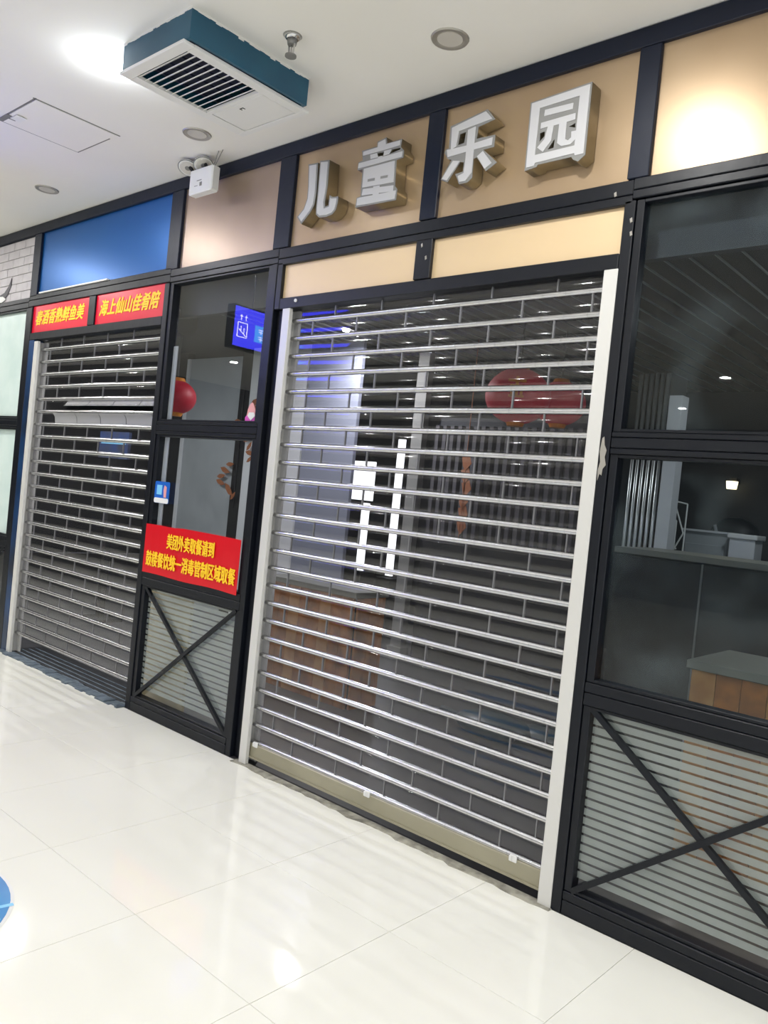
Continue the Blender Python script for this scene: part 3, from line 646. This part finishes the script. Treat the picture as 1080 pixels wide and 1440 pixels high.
# dark panelled bar behind the wide window
t = thing('dark_bar', 'long dark panelled bar with grey joints behind the dusty wide window', 'counter', (-.6, 2.3, 0))
part('carcass', 'dcounter', t, lambda b: bx(b, -2.26, 2.3, 2.02, 2.6, 0, 1.30))
for k in range(8): box('front_panel', 'dcounter', t, -2.26+k*.55+.006, -2.26+(k+1)*.55-.006, 2.0, 2.02, .02, 1.285)
for k in range(1, 8): box('joint', 'grey', t, -2.26+k*.55-.006, -2.26+k*.55+.006, 1.995, 2.01, 0, 1.29)
part('bar_top', 'ctop', t, lambda b: bx(b, -2.26, 2.3, 1.98, 2.62, 1.30, 1.335))
# fluted column with white post
t = thing('fluted_column', 'shiny vertically ribbed metal column behind the wide window', 'column', (-2.56, 3.05, 0))
part('core', 'dark', t, lambda b: bx(b, -2.70, -2.44, 3.02, 3.3, 0, 2.62))
for k in range(6): smooth(part('rib', 'flute', t, lambda b: cyl(b, (-2.68+k*.042, 3.01, 1.31), .014, .014, 2.62, 10)))
t = thing('white_post', 'plain pale post standing against the ribbed metal column', 'column', (-2.38, 3.0, 0))
part('shaft', 'pale', t, lambda b: bx(b, -2.432, -2.335, 2.98, 3.1, 0, 2.45)); part('base', 'pale', t, lambda b: bx(b, -2.44, -2.327, 2.97, 3.11, 0, .06))
t = thing('wire_shelf', 'white diamond pattern wire rack beside the pale post', 'rack', (-2.36, 3.2, 0))
def wr_(b, pts):
    for a, c in pts: rod(b, (a[0], 3.2, a[1]), (c[0], 3.2, c[1]), .006, 6)
for pts in ([((-2.43, 0), (-2.43, 1.69))], [((-2.30, 0), (-2.30, 1.67))]): part('upright', 'white', t, lambda b: wr_(b, pts))
part('crossbars', 'white', t, lambda b: wr_(b, [((-2.43, 1.69), (-2.30, 1.67)), ((-2.43, 1.54), (-2.37, 1.54)), ((-2.43, 1.33), (-2.35, 1.33)), ((-2.42, .6), (-2.3, .6))]))
part('diamond_wires', 'white', t, lambda b: wr_(b, [((-2.43, 1.57), (-2.395, 1.67)), ((-2.395, 1.67), (-2.31, 1.45)), ((-2.31, 1.45), (-2.37, 1.32)), ((-2.37, 1.54), (-2.37, 1.33))]))
t = thing('grey_cabinet', 'pale grey low cabinet behind the dark bar, beside the wire rack', 'cabinet', (-2.23, 3.6, 0))
part('body', 'partition', t, lambda b: bx(b, -2.42, -2.08, 3.5, 3.8, 0, 1.475, .005)); part('door', 'partition', t, lambda b: bx(b, -2.40, -2.10, 3.488, 3.5, .05, 1.38, .003)); part('top_edge', 'pale', t, lambda b: bx(b, -2.43, -2.07, 3.48, 3.81, 1.475, 1.49))
t = thing('white_box', 'white lidded box standing behind the dark bar', 'box', (-1.95, 3.4, 0))
part('body', 'pale', t, lambda b: bx(b, -2.045, -1.86, 3.42, 3.6, 0, 1.46, .004)); part('lid', 'white', t, lambda b: bx(b, -2.06, -1.845, 3.405, 3.615, 1.45, 1.488, .006))
t = thing('black_bag', 'rounded black bag piled behind the white lidded box', 'bag', (-2.1, 3.9, 0))
smooth(part('bag_body', 'bag', t, lambda b: [ball(b, (-2.22, 4.08, 1.46), .2, 1, .7, .8), ball(b, (-2.32, 4.06, 1.27), .16, 1, .7, 1.2)])); part('strap', 'partition', t, lambda b: [rod(b, (-2.34, 3.93, 1.54), (-2.30, 3.93, 1.42), .014), rod(b, (-2.30, 3.93, 1.42), (-2.26, 3.94, 1.32), .014)])
part('stool', 'dark', t, lambda b: bx(b, -2.40, -2.03, 3.95, 4.2, 0, 1.12))
t = thing('wall_lamp', 'small warm glowing lamp on the dark far wall', 'lamp', (-2.9, 5.9, 2.0))
part('lamp_shade', 'warm', t, lambda b: cyl(b, (-2.88, 5.85, 1.98), .05, .06, .08, 12)); part('bracket', 'dark', t, lambda b: bx(b, -2.91, -2.85, 5.88, 6.0, 2.0, 2.06))
# slatted wall behind big shutter
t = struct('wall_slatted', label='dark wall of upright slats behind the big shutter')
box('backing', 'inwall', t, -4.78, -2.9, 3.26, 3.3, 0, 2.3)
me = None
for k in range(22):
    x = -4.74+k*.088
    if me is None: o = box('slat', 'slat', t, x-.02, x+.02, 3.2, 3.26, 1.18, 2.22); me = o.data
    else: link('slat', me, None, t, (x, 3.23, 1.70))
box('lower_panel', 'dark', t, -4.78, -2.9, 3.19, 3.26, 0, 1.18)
# lanterns
def lantern(x, y, z, r, label):
    t = thing('red_lantern', label, 'lantern', (x, y, z), 'red hanging lanterns')
    def f(b):
        ball(b, (x, y, z), r, 1, 1, .86, 24, 14)
        for v in b.verts:
            a = math.atan2(v.co.y-y, v.co.x-x); k = 1-.03*abs(math.sin(6*a)); v.co.x = x+(v.co.x-x)*k; v.co.y = y+(v.co.y-y)*k
    smooth(part('shade', 'lantern', t, f)); part('cap', 'amber', t, lambda b: cyl(b, (x, y, z+r*.84), .08, .06, .04, 16)); part('foot', 'amber', t, lambda b: cyl(b, (x, y, z-r*.84), .06, .08, .04, 16))
    part('cord', 'dark', t, lambda b: rod(b, (x, y, z+r*.8), (x, y, 2.98), .006))
    return t
a = lantern(-3.40, 2.45, 2.365, .25, 'big red round lantern with golden mark hanging behind the big shutter')
def gm(b):
    Rm = Matrix.Translation((-3.268, 2.222, 2.40)) @ Matrix.Rotation(.55, 4, 'Z')
    for x, z, w, h in ((0, 0, .022, .15), (0, .045, .13, .02), (0, .005, .10, .018), (-.035, -.045, .02, .06), (.035, -.045, .02, .06), (0, -.07, .11, .016)):
        bmesh.ops.create_cube(b, size=1, matrix=Rm @ Matrix.Translation((x, 0, z)) @ Matrix.Diagonal((w, .012, h, 1)))
part('golden_mark', 'amber', a, gm)
lantern(-3.34, 2.98, 2.39, .21, 'red round lantern half hidden behind the big golden marked one')
lantern(-6.28, 1.33, 2.20, .18, 'red round lantern hanging behind the narrow window')
# lit board, lit strip
t = thing('lit_sign_stand', 'glowing white board on a slim lit post far behind the big shutter', 'sign', (-6.4, 4.0, 0))
part('board', 'board', t, lambda b: bx(b, -6.60, -6.23, 4.0, 4.03, 1.43, 1.88, .004)); part('post', 'board', t, lambda b: bx(b, -6.37, -6.27, 4.0, 4.03, .62, 1.40)); part('foot', 'dark', t, lambda b: bx(b, -6.55, -6.2, 3.9, 4.15, 0, .62))
t = thing('light_column', 'tall thin glowing white strip light far behind the big shutter', 'lamp', (-5.85, 4.0, 0))
part('diffuser', 'board', t, lambda b: bx(b, -5.90, -5.82, 3.99, 4.03, .62, 2.15)); part('base', 'dark', t, lambda b: bx(b, -5.95, -5.75, 3.9, 4.1, 0, .6))
t = thing('grey_column', 'slim grey column standing behind the big shutter, beside the slatted wall', 'column', (-4.9, 3.14, 0))
part('shaft', 'grey', t, lambda b: bx(b, -4.97, -4.84, 3.1, 3.18, 0, 2.9)); part('base', 'grey', t, lambda b: bx(b, -4.99, -4.82, 3.08, 3.19, 0, .08))
# orange hanging and dried leaves
t = thing('orange_hanging', 'orange tattered hanging strip before the dark slatted wall', 'decoration', (-4.3, 3.1, 2.0))
for k in range(6):
    z = 1.92-k*.115; x = -4.28+random.uniform(-.05, .05)
    link('scrap', outline([[(x-.05, z), (x+.03, z+.03), (x+.06, z-.05), (x, z-.12), (x-.03, z-.08)]], 3.08+.004*k, .003), 'orange', t)
part('string', 'orange', t, lambda b: rod(b, (-4.28, 3.08, 1.2), (-4.28, 3.08, 2.98), .004))
t = thing('dried_garland', 'garland of dry orange leaves hanging on the dark post behind narrow window', 'garland', (-7.19, 2.78, 2.2))
part('stem', 'dark', t, lambda b: rod(b, (-7.19, 2.787, 1.2), (-7.19, 2.787, 2.55), .009))
for k in range(16):
    z = 2.38-k*.07; x = -7.14+random.uniform(-.13, .20)-(.15 if k > 9 else 0); a = random.uniform(-.9, .9); s = random.uniform(.05, .10)
    P = [(x+s*(u*math.cos(a)-v*math.sin(a)), z+s*(u*math.sin(a)+v*math.cos(a))) for u, v in ((-1, 0), (-.3, .38), (.5, .3), (1.1, .1), (.4, -.3), (-.4, -.32))]
    link('leaf', outline([P], 2.776-.002*k, .0025), 'orange', t)
t = thing('plywood_board', 'pale plywood board standing close behind the striped film of narrow window', 'board', (-4.4, .2, 0))
part('sheet', 'ply', t, lambda b: bx(b, -4.72, -4.17, .20, .22, 0, .84)); part('batten', 'ply', t, lambda b: bx(b, -4.70, -4.66, .22, .26, 0, .84))
# dark teal sack and blue menu board
t = thing('teal_sack', 'low dark teal sack lying on grey floor behind the big shutter', 'sack', (-2.7, 1.65, 0))
smooth(part('sack_body', 'tealbag', t, lambda b: [ball(b, (-2.85, 1.72, .07), .24, 1.2, .8, .34), ball(b, (-2.52, 1.85, .06), .18, 1.2, .8, .36)])); part('tied_neck', 'tealbag', t, lambda b: rod(b, (-3.1, 1.68, .07), (-3.24, 1.66, .09), .03))
t = thing('glint_board', 'blue menu board imitating a blurred reflection, set behind the torn slot of the shutter', 'board', (-7.0, 1.4, 0))
part('panel', 'glint', t, lambda b: bx(b, -7.5, -6.96, 1.30, 1.33, 1.60, 1.86)); part('stand', 'dark', t, lambda b: [bx(b, -7.3, -7.24, 1.32, 1.38, 0, 1.65), bx(b, -7.42, -7.1, 1.2, 1.5, 0, .03)])
part('pale_stripe', 'paleblue', t, lambda b: [bx(b, -7.46, -7.0, 1.297, 1.301, 1.74, 1.77), bx(b, -7.46, -7.2, 1.297, 1.301, 1.63, 1.65)])
# lamps inside the shop: two mirrored in the polished floor, the dim third added as fill
for x, y, e, lb in ((-5.22, 2.40, 34, 'lit twin spot fitting on shop ceiling over the brown plank counter'), (-7.15, .72, 30, 'lit twin spot fitting on shop ceiling behind the torn shutter'), (-1.2, 2.3, 10, 'dim twin spot fitting added on shop ceiling as fill light over the dark bar')):
    t = thing('shop_spotlight', lb, 'ceiling light', (x, y, 2.98), 'shop ceiling spots')
    part('plate', 'grey', t, lambda b: bx(b, x-.07, x+.07, y-.15, y+.15, 2.962, 2.98))
    for dx, dy in ((.025, -.09), (-.025, .09)):
        part('spot', 'litshop', t, lambda b: cyl(b, (x+dx, y+dy, 2.952), .028, .036, .02, 16))
    l = bpy.data.lights.new('shop_light', 'AREA'); l.size = .08; l.energy = e
    o = bpy.data.objects.new('shop_light_source', l); COL.objects.link(o); o.parent = t; o.location = (0, 0, -.06)
